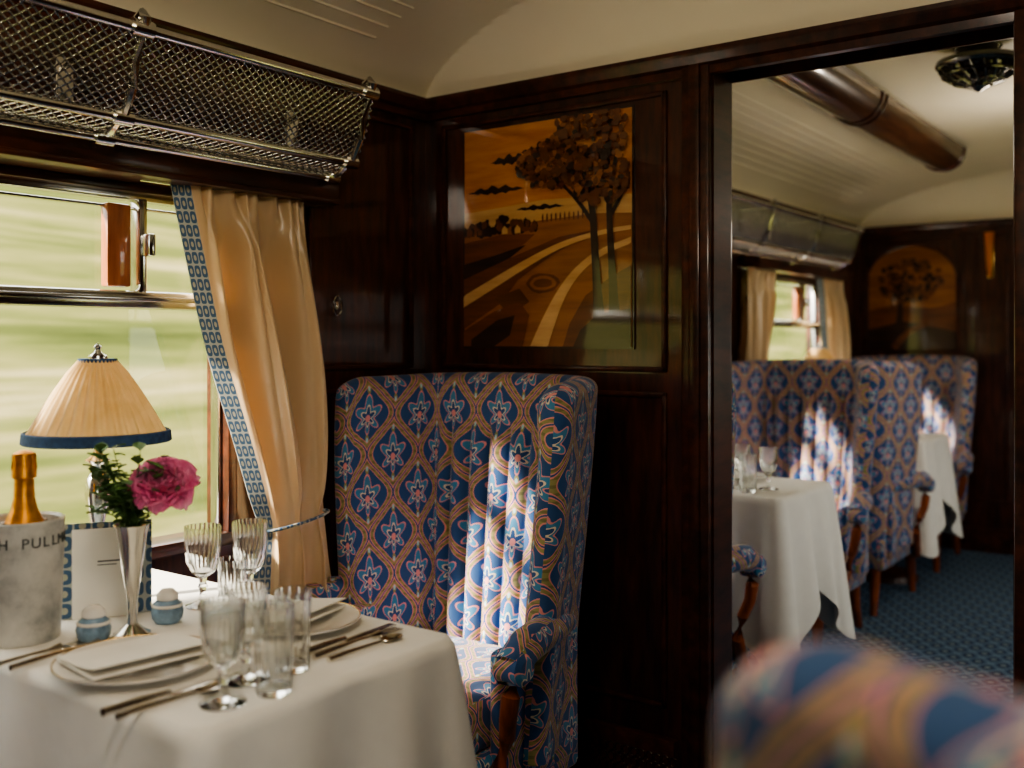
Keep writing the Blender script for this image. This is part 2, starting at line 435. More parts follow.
A(3,ribbon([(.91,.86),(.90,.7),(.885,.5),(.88,.35),(.92,.2)],[.06,.04,.034,.03,.022]))
A(3,ribbon([(.80,.48),(.70,.36),(.60,.28)],[.022,.018,.012])); A(3,ribbon([(.885,.45),(.95,.36),(.99,.3)],[.022,.016,.012]))
A(3,ribbon([(.79,.4),(.83,.3),(.82,.15)],[.02,.015,.012]))
for i in range(520):
    an=random.uniform(0,2*pi); q=math.sqrt(random.random())
    if i%3==0: cx=.56+.20*q*math.cos(an); cy=.20+.10*q*math.sin(an)
    elif i%3==1: cx=.77+.24*q*math.cos(an); cy=.10+.12*q*math.sin(an)
    else: cx=.84+.18*q*math.cos(an); cy=.27+.12*q*math.sin(an)
    A(random.choice([3,5,5,2,2,4]),blob(cx,cy,random.uniform(.011,.026),random.uniform(.009,.019),9,.22))
def marquetry(name,x0,z1,w,h,yb,layers,outline=None):
    b=MB()
    if outline is None: b.box((x0-0.006,yb-0.006,z1-h-0.006),(x0+w+0.006,yb-0.0002,z1+0.006),3)
    y=yb-0.0062
    for k,(mi,poly) in enumerate(layers):
        yy=y-0.00004*k
        b.add([(x0+p[0]*w,yy,z1-p[1]*h) for p in poly],[tuple(range(len(poly)))],mi)
    return obj(name,b.mesh(name,VC,False,recalc=False))
marquetry('marquetry_panel',-1.843,1.855,0.554,0.62,YP,L)
def tri_arch(n=20): return [(0,1),(0,.32)]+[(.5-.5*math.cos(pi*i/n),.32-.32*math.sin(pi*i/n)) for i in range(1,n)]+[(1,.32),(1,1)]
L2=[(4,tri_arch()),(2,[(0,.62),(.3,.56),(.7,.6),(1,.55),(1,1),(0,1)]),(3,[(0,.8),(.4,.72),(1,.82),(1,1),(0,1)]),(2,ribbon([(.3,.98),(.45,.82),(.7,.74),(.98,.7)],[.08,.06,.03,.02])),(3,ribbon([(.36,.8),(.38,.6),(.36,.42),(.42,.28)],[.09,.06,.05,.03])),(3,ribbon([(.38,.55),(.5,.45),(.62,.38)],[.03,.03,.02]))]
for i in range(110):
    an=random.uniform(0,2*pi); q=math.sqrt(random.random()); L2.append((random.choice([2,3,5,5]),blob(.48+.36*q*math.cos(an),.34+.20*q*math.sin(an),.035,.026,8,.25)))
marquetry('marquetry_panel',-1.95,1.84,0.53,0.65,YF,L2,True)
b=MB(); b.tube([(-1.95+p[0]*.53,YF-0.008,1.84-p[1]*.65) for p in tri_arch()],0.008,6,closed=True); obj('trim_arch_moulding',b.mesh('am',[M['trim']]))

# ------------------------------------------------------------ windows
def window(name,ya,yb,side):
    g=group(name,(0,0,0)); X=XL if side<0 else XR; s=1 if side<0 else -1
    def bx(b,d0,d1,y0,y1,z0,z1,r=0.004): 
        xa,xb=sorted((X-s*0.08+s*d0,X-s*0.08+s*d1)); b.rbox((xa,y0,z0),(xb,y1,z1),r,2)
    f=MB(); w=0.028
    bx(f,0.0,0.085,ya,ya+w,WZ0,WZ1); bx(f,0.0,0.085,yb-w,yb,WZ0,WZ1); bx(f,0.0,0.085,ya+w,yb-w,WZ1-0.02,WZ1)
    obj('frame',f.mesh('wf',[M['trim']]),g)
    f=MB(); bx(f,0.0,0.10,ya+w,yb-w,WZ0,WZ0+0.03); obj('sill',f.mesh('ws',[M['trim']]),g)
    c=MB(); bx(c,0.03,0.075,ya+w,yb-w,1.322,1.362,0.008); bx(c,0.06,0.09,ya+w,yb-w,1.338,1.350,0.004)
    bx(c,0.03,0.06,ya+w,yb-w,1.565,1.582); bx(c,0.04,0.052,ya+w,yb-w,1.545,1.552)
    m=yb-0.25
    bx(c,0.03,0.07,m-0.010,m+0.010,1.36,1.57); bx(c,0.03,0.06,ya+w,ya+w+0.012,1.36,1.57)
    bx(c,0.07,0.10,m-0.006,m+0.012,1.44,1.49)
    bx(c,0.03,0.06,yb-w-0.012,yb-w,WZ0+.03,1.57); bx(c,0.03,0.06,ya+w,ya+w+.012,WZ0+.03,1.57)
    bx(c,0.04,0.06,m-0.45,m-0.437,1.36,1.565)
    obj('chrome_rails',c.mesh('wc',[M['chrome']]),g)
    v=MB(); bx(v,0.034,0.062,m-0.085,m-0.025,1.37,1.555,0.006); obj('sliding_stile',v.mesh('wv',[M['winewood']]),g)
    p=MB(); x=X-s*0.045; p.add([(x,ya+w,WZ0+.03),(x,yb-w,WZ0+.03),(x,yb-w,WZ1-.02),(x,ya+w,WZ1-.02)],[(0,1,2,3)]); obj('pane',p.mesh('wp',[M['pane']],False),g)
k=1
for a,c in LW: window('window_%d'%k,a,c,-1); k+=1
for a,c in RW: window('window_%d'%k,a,c,1); k+=1
def pelmet(name,y0,y1):
    b=MB().rbox((XL,y0,1.605),(XL+0.11,y1,1.70),0.006,2).rbox((XL,y0-0.005,1.69),(XL+0.125,y1+0.005,1.715),0.005,2).rbox((XL,y0,1.60),(XL+0.115,y1,1.615),0.004,2)
    obj(name,b.mesh(name,[M['trim']]))
pelmet('trim_pelmet',0.1,1.84); pelmet('trim_pelmet',2.6,4.0); pelmet('trim_pelmet',4.6,5.92)

# ------------------------------------------------------------ curtains
def curtain_mesh(mirror=False,x=0.072):
    NU,NV=170,80; BU=0.15
    top=(1.38,1.76); tie=(1.625,1.83); bot=(1.60,1.86)
    ztop,ztie,zbot=1.605,0.80,0.50
    BW=0.034
    def f(u,v):
        z=ztop+(zbot-ztop)*v
        if z>ztie:
            t=(ztop-z)/(ztop-ztie); e=t**1.2; e2=t*t*(3-2*t)
            belly=0.035*math.sin(pi*t)
            ya=top[0]+(tie[0]-top[0])*e; yb=top[1]+(tie[1]-top[1])*e2+belly*.6
            amp=0.014+0.030*math.sin(pi*min(1,t*0.9+.1))
        else:
            t=(ztie-z)/(ztie-zbot); ya=tie[0]+(bot[0]-tie[0])*t; yb=tie[1]+(bot[1]-tie[1])*t; amp=0.014+0.012*t
        if u<BU:
            q=u/BU; y=ya+BW*q; dx=-0.026*(1-q)+0.004*math.sin(v*14)
        else:
            q=(u-BU)/(1-BU); y=ya+BW+(yb-ya-BW)*q
            w=min(1,q/0.12)
            ph=2*pi*(2.6*q+0.30*v+0.15*math.sin(v*4+q*3))
            dx=amp*(math.sin(ph)+0.35*math.sin(ph*2+1.0+v*2)+0.25*math.sin(ph*3.1+v*6))*w
            tp=max(0,1-v/0.12); dx=dx*(1-tp)+0.016*math.sin(2*pi*8*q)*tp*w
            y+=0.012*math.cos(ph)*w
            dx+=0.004*math.sin(v*14)*(1-w)
        pinch=math.exp(-((z-ztie)/0.05)**2)
        dx*=1-0.5*pinch
        if mirror: y=-y
        return (x+dx-0.006*pinch, y, z)
    b=MB()
    b.grid(NU,NV,f,0,uvf=lambda u,v:(u*0.60,v*1.1))
    for fi,fc in enumerate(b.f):
        i=fc[0]%NU
        if i<(NU-1)*BU-1: b.mi[fi]=1
    return b.mesh('curtain',[M['curtain'],M['border']],recalc=False,angle=180)
CM=curtain_mesh(); CMm=curtain_mesh(True)
def curtain(y,mir=False):
    g=group('curtain',(XL,y,0)); o=obj('drape',CMm if mir else CM,g)
    so=o.modifiers.new('thick','SOLIDIFY'); so.thickness=0.002
    s=-1 if mir else 1
    b=MB(); pts=[(0.068+0.035*math.cos(a),s*(1.728+0.108*math.sin(a)),0.80+0.012*math.sin(a)) for a in [2*pi*i/28 for i in range(28)]]
    b.tube(pts,0.004,8,closed=True); obj('tieback',b.mesh('tie',[M['border']],boxuv=True),g)
    r=MB().tube([(0.05,s*1.30,1.603),(0.05,s*1.83,1.603)],0.005,8); obj('rail',r.mesh('rl',[M['chrome']]),g)
curtain(0); curtain(0.35+1.60,True)
curtain(2.28); curtain(2.72+1.60,True)
curtain(4.18-0.0); curtain(4.72+1.60,True)

b=MB(); b.tube([(0.012,0.016*math.cos(a),0.026*math.sin(a)) for a in [2*pi*i/24 for i in range(24)]],0.003,8,closed=True).rbox((0,-.006,-.012),(0.012,.006,.012),.003,2)
obj('coat_hook',b.mesh('hook',[M['silver']]),None,(XL,1.927,1.345))

# ------------------------------------------------------------ luggage rack
def rack_mesh(y0,y1):
    prof=[(0.01,.0),(.05,-.018),(.12,-.028),(.18,-.02),(.225,.01),(.25,.055),(.265,.10),(.28,.155)]
    cum=[0]
    for i in range(1,len(prof)): cum.append(cum[-1]+math.hypot(prof[i][0]-prof[i-1][0],prof[i][1]-prof[i-1][1]))
    def at(q):
        q=max(0,min(cum[-1],q))
        for i in range(1,len(cum)):
            if q<=cum[i]+1e-9:
                t=(q-cum[i-1])/(cum[i]-cum[i-1]); return (prof[i-1][0]+(prof[i][0]-prof[i-1][0])*t,prof[i-1][1]+(prof[i][1]-prof[i-1][1])*t)
        return prof[-1]
    nj=int(cum[-1]/0.0085); ni=int((y1-y0)/0.0105)
    idx={};vs=[];fs=[]
    def V(i,j):
        if (i,j) not in idx:
            x,z=at(cum[-1]*j/nj); idx[(i,j)]=len(vs); vs.append((x,y0+(y1-y0)*i/ni,z))
        return idx[(i,j)]
    for i in range(1,ni):
        for j in range(1,nj):
            if (i+j)%2: fs.append((V(i-1,j),V(i,j-1),V(i+1,j),V(i,j+1)))
    mesh=MB().add(vs,fs).mesh('rack_mesh',[M['chrome']],recalc=False)
    R=MB()
    R.tube([(.28,y0,.16),(.28,y1,.16)],.0115,12); R.tube([(.215,y0,-.002),(.215,y1,-.002)],.010,12); R.tube([(.15,y0,-.034),(.15,y1,-.034)],.010,12)
    ys=[y1-0.02]+[y1-0.02-0.62*k for k in range(1,4)]+[y0+.02]
    for y in ys:
        if y<y0: continue
        R.tube([(p[0],y,p[1]-.004) for p in prof]+[(.30,y,.178),(.285,y,.19),(.268,y,.18)],.0095,8)
        R.tube([(0.0,y,.13),(.10,y,.15),(.20,y,.155),(.28,y,.16)],.006,8)
        R.tube([(.28,y-.022,.16),(.28,y+.022,.16)],.018,10); R.tube([(.215,y-.02,-.002),(.215,y+.02,-.002)],.016,10); R.tube([(.15,y-.02,-.034),(.15,y+.02,-.034)],.016,10)
        R.rbox((0,y-.02,-.05),(.012,y+.02,.15),.004,2)
        R.tube([(.01,y,-.05),(.06,y,-.052),(.15,y,-.040)],.008,8)
    return mesh,R.mesh('rack_rails',[M['silver']])
rm,rr=rack_mesh(-0.6,1.79)
for yo in (0,3.82):
    g=group('luggage_rack',(XL,yo,1.69)); o=obj('basket_mesh',rm,g); w=o.modifiers.new('wire','WIREFRAME'); w.thickness=0.0046; w.use_replace=True
    obj('rails_and_brackets',rr,g)

# ------------------------------------------------------------ wingback chairs
def resample(P,n):
    c=[0]
    for i in range(1,len(P)): c.append(c[-1]+(P[i]-P[i-1]).length)
    out=[]
    for k in range(n):
        q=c[-1]*k/(n-1)
        for i in range(1,len(c)):
            if q<=c[i]+1e-9:
                t=(q-c[i-1])/(c[i]-c[i-1]); out.append(P[i-1].lerp(P[i],t)); break
    return out,c[-1]
def chaikin(P,k):
    for _ in range(k):
        Q=[P[0]]
        for i in range(len(P)-1): Q+= [P[i].lerp(P[i+1],.25),P[i].lerp(P[i+1],.75)]
        Q.append(P[-1]); P=Q
    return P
def chair_meshes():
    half=[(0,0),(.14,0),(.222,-.005),(.260,-.045),(.280,-.11),(.345,-.305)]
    pts=[Vector((-x,y)) for x,y in half[::-1]]+[Vector(p) for p in half[1:]]
    P,Ltot=resample(chaikin(pts,3),400)
    ss=[]; e=0.035/Ltot
    for i in range(9): ss.append(e*(1-math.cos(i/8*pi/2)))
    nm=280
    ss+=[e+(1-2*e)*i/nm for i in range(1,nm)]
    ss+=[1-q for q in ss[:9][::-1]]
    ts=[i/44*0.95 for i in range(45)]+[0.95+0.05*math.sin(i/8*pi/2) for i in range(1,9)]
    T0=0.038
    def base(s):
        k=s*(len(P)-1); i=min(int(k),len(P)-2); return P[i].lerp(P[i+1],k-i)
    def pt(s,t,side):
        p=base(s); p2=base(min(1,s+.01)); p1=base(max(0,s-.01)); tg=(p2-p1).normalized(); n=Vector((tg.y,-tg.x))
        ds=min(s,1-s)*Ltot
        zt=1.160-0.032*max(0,1-ds/0.08)**2 + 0.006*math.cos((s-.5)*2*pi)
        z=0.30+(zt-0.30)*t
        tt=t*t*(3-2*t)
        wm=0.86+0.14*tt; dm=0.88+0.12*tt
        es=math.sqrt(max(0,1-(1-min(ds/.035,1))**2)); dz=(1-t)*(zt-.30); et=math.sqrt(max(0,1-(1-min(dz/.032,1))**2))
        h=T0*es*et
        if side>0:
            x=p.x
            if abs(x)<0.235:
                fl=min(1,max(0,(0.86-t)/0.08)); fl*=min(1,(0.235-abs(x))/0.03)
                h+=et*fl*(0.042*abs(math.cos(pi*x/0.067))**0.55 -0.018)
            h+=0.010*es*et*math.exp(-((t-.93)/.06)**2)
        q=Vector((p.x*wm,p.y*dm))+n*h*side
        return (q.x,q.y+0.075*t-0.01,z)
    b=MB(); ns,nt=len(ss),len(ts)
    for side in (1,-1):
        vs=[pt(s,t,side) for t in ts for s in ss]
        fs=[(j*ns+i,j*ns+i+1,(j+1)*ns+i+1,(j+1)*ns+i) for j in range(nt-1) for i in range(ns-1)]
        if side>0: fs=[f[::-1] for f in fs]
        o=len(b.v); b.add(vs,fs)
        for j,t in enumerate(ts):
            for i,s in enumerate(ss):
                thick=max(0,1-min(s,1-s)*Ltot/.035)*.03
                sg=-1 if s<.5 else 1
                uu=(s-.5)*Ltot+sg*thick
                if side<0: uu=uu+0.045
                b.uv[o+j*ns+i]=(uu,0.305+0.87*t)
    out=[]
    me=b.mesh('back_and_wings',[M['fab']],recalc=False,angle=180)
    out.append(('back_and_wings',me))
    s=MB()
    def cush(c):
        c=c.copy(); k=1-(c.x/.27)**2
        if c.z>0.42: c.z+=0.018*k*(1-((c.y+.32)/.3)**2)
        return c
    s.rbox((-.245,-.60,.34),(.245,-.02,.465),.035,4,func=cush,cuts=5)
    out.append(('seat_cushion',s.mesh('seat',[M['fab']],boxuv=True)))
    s=MB().rbox((-.262,-.575,.20),(.262,-.0,.345),.02,3)
    out.append(('seat_frame',s.mesh('frame',[M['fab']],boxuv=True)))
    s=MB()
    for d in (-1,1):
        s.rbox((min(d*.245,d*.285),-.36,.25),(max(d*.245,d*.285),-.04,.57),.018,3)
        s.tube([(d*.265,-.08,.575),(d*.298,-.17,.59),(d*.328,-.27,.598),(d*.340,-.35,.592),(d*.344,-.405,.565),(d*.344,-.412,.53)],[.030,.036,.039,.040,.038,.026],14,sx=1.0)
        s.tube([(d*.344-.038,-.398,.560),(d*.344-.028,-.398,.560),(d*.344+.028,-.398,.560),(d*.344+.038,-.398,.560)],[.024,.035,.035,.024],18)
    out.append(('arm_pads',s.mesh('arms',[M['fab']],boxuv=True)))
    s=MB()
    for d in (-1,1):
        s.tube([(d*.340,-.385,.54),(d*.342,-.405,.50),(d*.335,-.405,.45),(d*.318,-.385,.40),(d*.300,-.39,.33),(d*.288,-.44,.26),(d*.282,-.49,.20)],[.016,.021,.019,.018,.02,.022,.02],10,sx=1.0)
        s.tube([(d*.235,-.545,.22),(d*.235,-.55,.14),(d*.238,-.555,.05),(d*.24,-.56,0.0)],[.028,.024,.018,.016],10)
        s.tube([(d*.215,-.03,.22),(d*.215,-.015,.10),(d*.22,.02,0.0)],[.026,.021,.016],10)
    out.append(('arm_posts_and_legs',s.mesh('woodwork',[M['chairwood']])))
    return out
CH=chair_meshes()
def chair(x,y,rz=0,sc=1):
    g=group('wingback_chair',(x,y,0),rz); g.scale=(sc,sc,sc)
    for n,me in CH: obj(n,me,g)
    return g
chair(-1.600,2.125)
chair(-1.60,4.45); chair(-1.60,4.70,pi); chair(-1.605,6.33); chair(-1.58,2.55,pi)
chair(-1.60,-0.02,pi)
NEAR=chair(0.187,0.558,pi+math.radians(43),0.962)

# ------------------------------------------------------------ tables
def table(x1,y0,y1,name='dining_table'):
    g=group(name,(XL,y0,0)); Lx=x1-XL; W=y1-y0; h=0.75; r=0.035
    path=[];nr=[]
    def seg(a,b,n,no):
        for i in range(n): t=i/n; path.append(Vector(a).lerp(Vector(b),t)); nr.append(Vector(no))
    seg((0.02,W),(Lx-r,W),60,(0,1))
    for i in range(14):
        a=pi/2-(pi/2)*i/14; path.append(Vector((Lx-r+r*math.cos(a),W-r+r*math.sin(a)))); nr.append(Vector((math.cos(a),math.sin(a))))
    seg((Lx,W-r),(Lx,r),50,(1,0))
    for i in range(14):
        a=-(pi/2)*i/14; path.append(Vector((Lx-r+r*math.cos(a),r+r*math.sin(a)))); nr.append(Vector((math.cos(a),math.sin(a))))
    seg((Lx-r,0),(0.02,0),60,(0,-1)); path.append(Vector((0.02,0))); nr.append(Vector((0,-1)))
    c1=Vector((Lx,W)); c2=Vector((Lx,0))
    rows=[0,0.0,0.015,.04]+[0.04+0.96*(i/26) for i in range(1,27)]
    b=MB(); n=len(path); vs=[]
    arc=0; arcs=[0]
    for i in range(1,n): arc+=(path[i]-path[i-1]).length; arcs.append(arc)
    for j,t in enumerate(rows):
        for i,(p,no) in enumerate(zip(path,nr)):
            d=min((p-c1).length,(p-c2).length); cw=math.exp(-(d/.10)**2)
            if j==0: q=p-no*0.012; vs.append((q.x,q.y,h+0.003)); continue
            if j==1: q=p-no*0.003; vs.append((q.x,q.y,h+0.001)); continue
            drop=(0.27+0.30*max(0,1-d/.28)**1.2)*t
            fold=math.sin(arcs[i]*24+0.8)*0.6+math.sin(arcs[i]*41+2.0)*0.3
            side=math.sin(2*pi*d/0.22)*math.exp(-(d/.2)**2)
            off=0.004+t*0.02+ (t**0.8)*(0.095*cw -0.060*side) + t*0.024*fold*(1-cw)
            q=p+no*max(0.002,off)
            vs.append((q.x,q.y,h-0.004-drop))
    fs=[(j*n+i,j*n+i+1,(j+1)*n+i+1,(j+1)*n+i) for j in range(len(rows)-1) for i in range(n-1)]
    fs.append(tuple(range(n)))
    b.add(vs,fs); obj('tablecloth',b.mesh('tablecloth',[M['cloth']],angle=180,recalc=True),g)
    b=MB().rbox((0.004,0.02,0.715),(Lx-0.02,W-0.02,0.742),.006,2)
    b.tube([(Lx-.25,W/2,0),(Lx-.25,W/2,.03),(Lx-.25,W/2,.06),(Lx-.25,W/2,.72)],[.16,.15,.035,.03],16)
    obj('table_top_and_pedestal',b.mesh('tb',[M['trim']]),g)
    return g
table(-1.08,0.80,1.33); table(-1.19,3.06,3.56); table(-1.30,5.24,5.74)

TZ=0.7535
# ------------------------------------------------------------ tableware builders
def goblet(x,y,h=0.140,rb=0.030,name='crystal_goblet',fl=12,z=TZ):
    b=MB(); th=0.0018; k=h/0.155; q=rb/.034
    outer=[(.0005,0),(.031,0),(.032,.0025),(.02,.006),(.007,.012*k),(.0055,.03*k),(.009,.038*k),(.006,.046*k),(.008,.055*k),(.022*q,.066*k),(.031*q,.085*k),(rb,.11*k),(rb+.001,h)]
    inner=[(rb-th+.001,h),(rb-th,.11*k),(.031*q-th,.087*k),(.02*q,.070*k),(.0005,.062*k)]
    fa=[0]*9+[-.0018,-.0022,-.002,0]+[0]*5
    b.lathe(outer+inner,48,flutes=fl*2,famp=fa)
    return obj(name,b.mesh(name,[M['glass']],angle=30),None,(x,y,z))
def tumbler(x,y,h=0.125,r=0.03,z=TZ,name='fluted_tumbler'):
    b=MB(); prof=[(.0005,0),(r*.82,0),(r*.86,.004),(r*.92,.04),(r,h),(r-.002,h),(r*.92-.002,.04),(r*.84-.002,.012),(.0005,.011)]
    fa=[0,0,-.001,-.0025,0,0,0,0,0]
    b.lathe(prof,60,flutes=24,famp=fa)
    return obj(name,b.mesh(name,[M['glass']],angle=30),None,(x,y,z))
def plate(x,y,r=0.12,z=TZ):
    b=MB().lathe([(.0005,0),(r*.55,0),(r*.62,.004),(r,.014),(r,.017),(r*.62,.008),(r*.55,.005),(.0005,.005)],64)
    b.lathe([(r*.975,.0163),(r*.995,.0176),(r*1.0,.0165)],64,mi=1)
    return obj('dinner_plate',b.mesh('plate',[M['china'],M['brass']]),None,(x,y,z))
def card(x,y,rz,z,w=.13,l=.19):
    b=MB()
    b.rbox((-w/2,-l/2,0),(w/2,l/2,.004),.001,1)
    b.rbox((-w/2,-l/2,.0045),(w/2,l/2,.007),.0008,1,func=lambda c:Vector((c.x,c.y,c.z+0.010*max(0,(c.x/w+.5))**2)),cuts=6)
    b.tube([(-w/2+.002,-l/2+.001,.0035),(-w/2+.002,l/2-.001,.0035)],.0034,8)
    return obj('folded_menu_card',b.mesh('menu',[M['paper']]),None,(x,y,z),rz)
def fork(x,y,rz,name='dinner_fork'):
    b=MB(); b.tube([(0,-.10,.004),(0,-.06,.005),(0,-.0,.006),(0,.03,.005),(0,.05,.004)],[.005,.0045,.0025,.003,.008],8,sx=1.0)
    b.rbox((-.011,.045,.002),(.011,.065,.0045),.001,1)
    for k in range(4): b.rbox((-.011+k*.0062,.062,.002),(-.0075+k*.0062,.10,.004),.0005,1)
    return obj(name,b.mesh(name,[M['cutlery']]),None,(x,y,TZ),rz)
def knife(x,y,rz):
    b=MB(); b.tube([(0,-.11,.006),(0,-.06,.006),(0,-.01,.006)],[.006,.0065,.0045],8)
    b.rbox((-.008,-.01,.0),(.008,.11,.003),.001,2)
    return obj('dinner_knife',b.mesh('knife',[M['cutlery']]),None,(x,y,TZ),rz)
def spoon(x,y,rz):
    b=MB(); b.tube([(0,-.09,.004),(0,-.05,.005),(0,.03,.004)],[.005,.004,.0025],8)
    b.lathe([(.0005,0),(.010,.001),(.015,.005),(.0145,.006),(.009,.002),(.0005,.0015)],24,X=Matrix.Translation((0,.052,0))@Matrix.Diagonal((1,1.6,1,1)))
    return obj('dessert_spoon',b.mesh('spoon',[M['cutlery']]),None,(x,y,TZ),rz)
def shaker(x,y):
    g=group('salt_shaker',(x,y,TZ))
    b=MB().lathe([(.0005,0),(.020,0),(.026,.008),(.028,.02),(.024,.034),(.017,.040)],32,mi=0)
    b.lathe([(.017,.040),(.019,.042),(.018,.050),(.011,.058),(.0005,.060)],32,mi=1)
    b.lathe([(.0262,.0285),(.027,.031),(.0247,.0335)],32,mi=1)
    obj('pot',b.mesh('pot',[M['blueceramic'],M['china']]),g)
def lamp(x,y):
    g=group('table_lamp',(x,y,TZ))
    b=MB().lathe([(.0005,0),(.06,0),(.062,.006),(.05,.012),(.022,.022),(.012,.04),(.010,.06),(.015,.07),(.013,.09),(.011,.14),(.017,.17),(.024,.20),(.021,.235),(.010,.25),(.013,.262),(.024,.27),(.012,.278),(.006,.29),(.005,.455),(.012,.458),(.018,.463),(.018,.468),(.008,.474),(.005,.480),(.008,.486),(.0005,.492)],36)
    for a in (0,2*pi/3,4*pi/3):
        b.tube([(.005*math.cos(a),.005*math.sin(a),.30),(.05*math.cos(a),.05*math.sin(a),.315),(.10*math.cos(a),.10*math.sin(a),.318),(.120*math.cos(a),.120*math.sin(a),.318)],.0022,6)
        b.tube([(.003*math.cos(a),.003*math.sin(a),.452),(.026*math.cos(a),.026*math.sin(a),.456)],.0022,6)
    obj('stem',b.mesh('stem',[M['silver']]),g)
    s=MB(); n=288; rows=[(0,.030,.462),(.06,.033,.460),(.2,.053,.436),(.4,.074,.404),(.6,.094,.370),(.8,.113,.335),(.93,.124,.315),(1,.127,.310)]
    vs=[]
    for (t,r,z) in rows:
        for i in range(n):
            a=2*pi*i/n; rr=r+(.0024+.0026*t)*math.sin(32*a); vs.append((rr*math.cos(a),rr*math.sin(a),z))
    m=len(rows); s.add(vs,[(j*n+i,j*n+(i+1)%n,(j+1)*n+(i+1)%n,(j+1)*n+i) for j in range(m-1) for i in range(n)])
    obj('pleated_shade',s.mesh('shade',[M['shade']],angle=180),g)
    s=MB(); prof=[(.1325,.304),(.1345,.306),(.1325,.324),(.1290,.326)]; s.lathe(prof,72)
    s.lathe([(.028,.462),(.035,.463),(.036,.456),(.031,.453)],36)
    obj('braid_trim',s.mesh('braid',[M['navy']]),g)
lamp(-1.774,1.092); lamp(-1.84,5.28); lamp(-1.82,3.2)

# champagne bucket with bottle
g=group('champagne_bucket',(-1.660,0.882,TZ))
b=MB().lathe([(.0005,0),(.060,0),(.062,.004),(.068,.192),(.0685,.199),(.065,.201),(.060,.197),(.056,.012),(.0005,.010)],64)
obj('bucket',b.mesh('bucket',[M['marble']]),g)
front=math.atan2(-0.882,1.660)
for i,ch in enumerate("BRITISH PULLMAN"):
    if ch==' ': continue
    a=front+(i-7.6)*math.radians(14.0)
    c=bpy.data.curves.new('letter','FONT'); c.body=ch; c.size=0.024; c.extrude=0.0006; c.align_x='CENTER'; c.materials.append(M['ink'])
    o=bpy.data.objects.new('letter',c); S.collection.objects.link(o); o.parent=g
    o.location=(.0678*math.cos(a),.0678*math.sin(a),.160); o.rotation_euler=(pi/2,0,a+pi/2)
b=MB().lathe([(.0005,.02),(.042,.02),(.043,.15),(.038,.175),(.025,.21),(.0175,.225)],32,mi=0)
b.lathe([(.037,.178),(.0305,.198),(.021,.220),(.0165,.240),(.0155,.268),(.0160,.271),(.0195,.273),(.0195,.288),(.0175,.295),(.0185,.303),(.0175,.313),(.008,.318),(.0005,.319)],32,mi=1)
for k in range(14):
    a=2*pi*k/14; b.tube([(.0197*math.cos(a),.0197*math.sin(a),.286),(.018*math.cos(a+.15),.018*math.sin(a+.15),.298),(.0182*math.cos(a),.0182*math.sin(a),.311)],.0009,5,mi=1)
obj('champagne_bottle',b.mesh('bottle',[M['bottle'],M['gold']]),g,(0.0,0.006,-0.005))
b=MB()
for k in range(26):
    X=Matrix.Translation((random.uniform(-.043,.043),random.uniform(-.043,.043),.175+random.uniform(0,.010)))@Euler((random.random()*3,random.random()*3,0)).to_matrix().to_4x4()
    b.rbox((-.009,-.009,-.009),(.009,.009,.009),.003,2,X=X)
obj('ice_cubes',b.mesh('ice',[M['glass']]),g)

# peony in vase
g=group('peony_vase',(-1.53,1.005,TZ))
b=MB().lathe([(.0005,0),(.030,0),(.031,.003),(.022,.008),(.009,.018),(.007,.035),(.009,.06),(.015,.10),(.021,.14),(.025,.170),(.030,.186),(.0285,.187),(.023,.17),(.019,.14),(.0005,.13)],36)
obj('silver_vase',b.mesh('vase',[M['silver']]),g)
fc=Vector((.045,.032,.260)); fdir=Vector((.50,-.30,.50)).normalized()
b=MB(); q=fdir.to_track_quat('Z','Y').to_matrix().to_4x4()
NP=58
for k in range(NP):
    f=k/NP; az=k*2.39996+random.uniform(-.2,.2); tilt=0.08+1.35*f**0.9+random.uniform(-.12,.12); R=.010+.030*f; w=.014+.019*f; ln=(.024+.020*f)*random.uniform(.9,1.12)
    rnd=random.uniform(-.2,.2)
    def pf(u,v,az=az,tilt=tilt,R=R,w=w,ln=ln,rnd=rnd):
        uu=(u-.5)*2; vv=v
        wd=w*math.sin(pi*(0.12+0.80*vv))**.7
        x=uu*wd; L_=ln*vv*(1-.12*uu*uu+.05*math.sin(uu*7+rnd*30)); cup=.013*(uu*uu)*math.sin(pi*vv*.7)+.004*math.sin(uu*9+rnd*20)*vv*vv
        bend=tilt*0.55+tilt*0.75*vv
        y=R*0.35+L_*math.sin(bend)-cup*math.cos(bend); z=L_*math.cos(bend)+cup*math.sin(bend)
        m=Matrix.Rotation(az,4,'Z'); p=m@Vector((x,y,z-.012)); return fc+(q@p)
    b.grid(9,8,pf)
obj('peony_bloom',b.mesh('peony',[M['petal']],recalc=False,angle=180),g)
b=MB()
b.tube([(0,0,.12),(.006,.004,.19),(.022,.014,.235),tuple(fc-fdir*.012)],.0028,8,mi=1)
